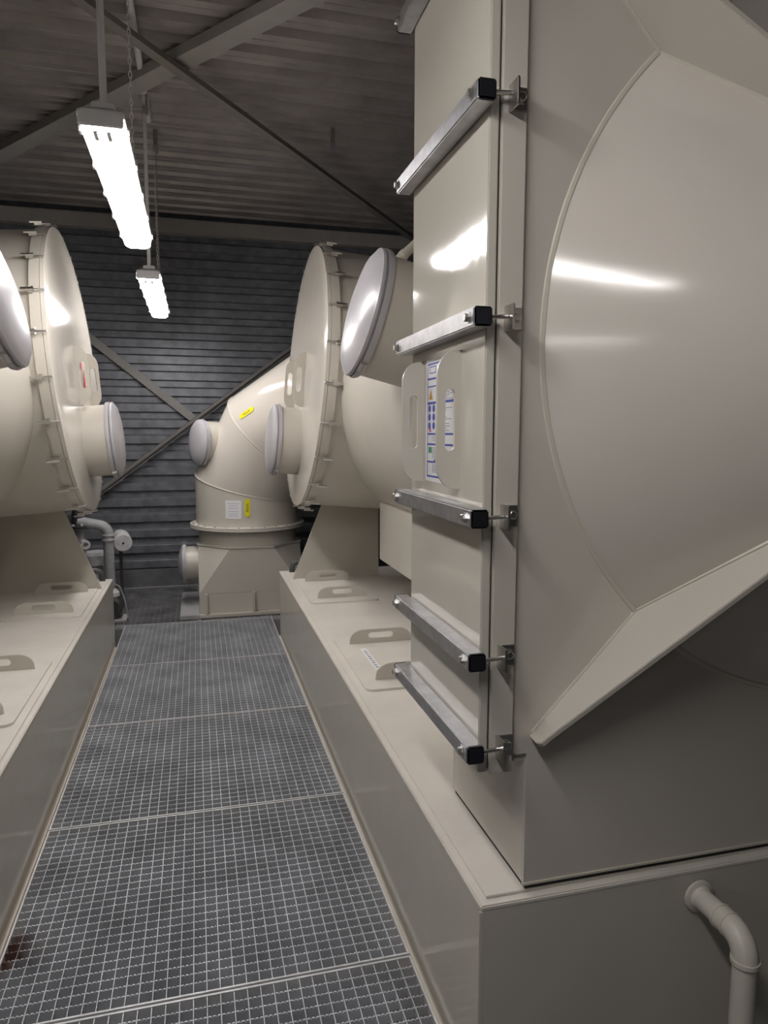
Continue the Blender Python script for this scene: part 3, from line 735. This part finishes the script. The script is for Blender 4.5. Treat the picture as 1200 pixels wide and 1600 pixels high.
# dusty lump base and cable at the foot
df = thing('sump_pump', 'dusty grey pump casing low behind the left tank corner', 'pump', (-0.70, 5.95, 0.0))
build('casing', MB().rev((-0.70, 5.86, 0.115), (0,1,0), [(0, 0), (0.0, 0.07), (0.02, 0.095), (0.16, 0.095), (0.18, 0.07), (0.18, 0)], 28), DARKPIPE, df)
build('foot_plate', MB().box(-0.83, -0.58, 5.84, 6.05, 0.001, 0.022), PADM, df, bevel=0.004)
build('top_cap', MB().rev((-0.70, 5.95, 0.20), (0,0,1), [(0, 0.07), (0.03, 0.066), (0.055, 0.04), (0.06, 0)], 24), DUSTYWHITE, df)
build('cable', MB().tube([(-0.68,5.93,0.25), (-0.655,5.91,0.30), (-0.62,5.89,0.28), (-0.59,5.88,0.18), (-0.57,5.88,0.06), (-0.56,5.89,0.008)], 0.006, 8), GREYPIPE, df)

# ------------------------------------------------------------------ steelwork: braces and wall beam
ZBr = 3.50
def brace(name, p0, p1, w, h, mtl, label, cat='brace', group=None):
    t = thing(name, label, cat, tuple((Vector(p0)+Vector(p1))/2), group)
    p0 = Vector(p0); p1 = Vector(p1)
    d = (p1-p0).normalized()
    up_ = Vector((0,0,1)) if abs(d.y) > 0.05 else Vector((0,-1,0))
    sx = d.cross(up_).normalized(); u = sx.cross(d)
    mb = MB(); L = (p1-p0).length/2; c = (p0+p1)/2
    build('flat_leg', mb.obox(c, d, sx, u, L, w/2, 0.005), mtl, t, smooth=0)
    build('upright_leg', MB().obox(c + sx*(w/2-0.005) + u*(h/2), d, sx, u, L, 0.005, h/2-0.005), mtl, t, smooth=0)
    return t
k_ = (ZBr-1.5)/2.2
brace('roof_brace', (-2.29, 7.19, ZBr), (2.6, 0.815, ZBr), 0.12, 0.055, PAINTED, 'pale steel roof brace rising to the right across the ceiling', 'brace', 'roof braces')
brace('roof_brace', (-2.6, 0.93, ZBr-0.05), (2.19, 7.12, ZBr-0.05), 0.06, 0.03, PAINTED_D, 'dark steel roof brace running from upper left towards the door top', 'brace', 'roof braces')
single('wall_beam', MB().bar((XL, YB-0.06, 3.43), (XR, YB-0.06, 3.43), 0.11, 0.13), PAINTED, 'dark steel beam along the top of the back wall', 'beam', bevel=0.006)
brace('wall_brace', (-1.9, YB-0.035, 3.162), (0.04, YB-0.035, 1.588), 0.075, 0.02, PAINTED, 'flat steel brace descending to the right across the dark cladding', 'brace', 'wall braces')
wb2 = thing('wall_brace', 'steel tube brace rising to the right behind the elbow duct', 'brace', (0, YB-0.05, 1.6), 'wall braces')
build('angle_leg', MB().bar((-1.75, YB-0.095, 0.293), (2.1, YB-0.095, 3.215), 0.05, 0.012, up=(0,-1,0)), PAINTED, wb2, smooth=0)
build('tube', MB().cyl((-1.75, YB-0.118, 0.308), (2.1, YB-0.118, 3.23), 0.022, 14), PAINTED_D, wb2)

# ------------------------------------------------------------------ batten lamps
LZ = 2.43; LW = 0.064
def make_lamp(LX, y0, label):
    L = 1.46; y1 = y0+L
    t = thing('batten_lamp', label, 'lamp', (LX, (y0+y1)/2, LZ), 'batten lamps over the aisle')
    def plan(w, y0, y1, c):
        return [(-w+c, y0), (w-c, y0), (w, y0+c), (w, y1-c*2), (w-c*1.2, y1), (-w+c*1.2, y1), (-w, y1-c*2), (-w, y0+c)]
    def loft(rows, fn=None):
        vs = []; n_ = len(rows[0][0]); fs = []
        for poly, z in rows: vs += [(LX+u, v, z) for u, v in poly]
        for i in range(len(rows)-1):
            for k in range(n_): fs.append((i*n_+k, i*n_+(k+1) % n_, (i+1)*n_+(k+1) % n_, (i+1)*n_+k))
        fs.append(tuple(range(n_))); fs.append(tuple((len(rows)-1)*n_+k for k in reversed(range(n_))))
        return MB().add(vs, fs)
    build('housing', loft([(plan(LW+0.006, y0-0.006, y1+0.006, 0.012), LZ+0.045), (plan(LW+0.006, y0-0.006, y1+0.006, 0.012), LZ+0.062), (plan(LW*0.7, y0+0.03, y1-0.03, 0.012), LZ+0.082)]), LAMPGREY, t)
    build('diffuser', loft([(plan(LW-0.014, y0+0.012, y1-0.012, 0.012), LZ), (plan(LW-0.003, y0+0.003, y1-0.003, 0.012), LZ+0.012), (plan(LW, y0, y1, 0.012), LZ+0.045)]), GLOW, t)
    build('end_plate', MB().box(LX-LW-0.003, LX+LW+0.003, y0-0.012, y0+0.002, LZ+0.012, LZ+0.056), LAMPGREY, t, bevel=0.004)
    for x in (-0.019, 0.021):
        build('tube_socket', MB().box(LX+x-0.010, LX+x+0.010, y0+0.006, y0+0.072, LZ-0.003, LZ+0.014), SOCKET, t, bevel=0.004)
    for i in range(5):
        y = y0+0.10+i*(L-0.2)/4
        for sx in (-1, 1): build('clip', MB().box(LX+sx*(LW+0.009)-0.004, LX+sx*(LW+0.009)+0.004, y-0.015, y+0.015, LZ+0.028, LZ+0.066), STEEL, t, smooth=0)
    build('hanger_rod', MB().cyl((LX+0.005, y0+0.05, LZ+0.08), (LX+0.005, y0+0.05, ZC-0.041), 0.011, 12), LAMPGREY, t)
    build('hanger_bracket', MB().box(LX-0.03, LX+0.04, y0+0.02, y0+0.08, LZ+0.075, LZ+0.098), LAMPGREY, t, bevel=0.004)
    ch = MB(); z = LZ+0.085; i = 0; yc = y1-0.22
    while z < ZC-0.062:
        w_ = 0.007
        pts = []
        for q_ in range(8):
            a = 2*PI*q_/8; du = w_*math.cos(a); dz = 0.019*math.sin(a)
            pts.append((LX+0.005+(du if i % 2 else 0), yc+(0 if i % 2 else du), z+dz))
        ch.tube(pts, 0.0028, 5, True); z += 0.031; i += 1
    c = build('hanger_chain', ch, LAMPGREY, t); c['kind'] = 'stuff'
    return t
ll = ['smaller lit batten lamp hanging farther back, before the dark cladding', 'large lit batten lamp hanging nearer, below the roof braces', 'lit batten lamp hanging above the camera', 'lit batten lamp hanging in the next aisle behind the camera']
for (x, y), s in zip(LAMPS, ll): make_lamp(x, y, s)
LX = -0.262
single('cable_conduit', MB().cyl((LX+0.01, 5.15, ZC-0.02), (LX-0.02, YF+0.2, ZC-0.02), 0.018, 12), LAMPGREY, 'grey cable conduit running along the ceiling above the lamps', 'conduit')
# small hanger hooks under the deck
hk = None
for (x, y, s) in ((-0.222, 5.35, 'with a long wire, beside the farther lamp rod'), (-0.25, 4.75, 'just behind the crossing of the roof braces'), (-1.15, 4.9, 'near the upper left picture corner'), (0.95, 5.0, 'over the right drum'), (1.75, 5.6, 'close to the top of the door')):
    t = thing('ceiling_hook', 'small steel hook under the roof deck, '+s, 'hook', (x, y, ZC), 'ceiling hooks')
    build('hook_plate', MB().box(x-0.014, x+0.014, y-0.006, y+0.006, ZC-0.10, ZC+0.002), PAINTED_D, t, bevel=0.002)
    build('hook_block', MB().box(x-0.019, x+0.019, y-0.014, y+0.014, ZC-0.15, ZC-0.10), GALV, t, bevel=0.003)
    if 'wire' in s: build('hook_wire', MB().cyl((x, y, 2.53), (x, y, ZC-0.14), 0.0035, 6), PAINTED_D, t)
for o in bpy.data.objects:
    if 'org' in o: del o['org']
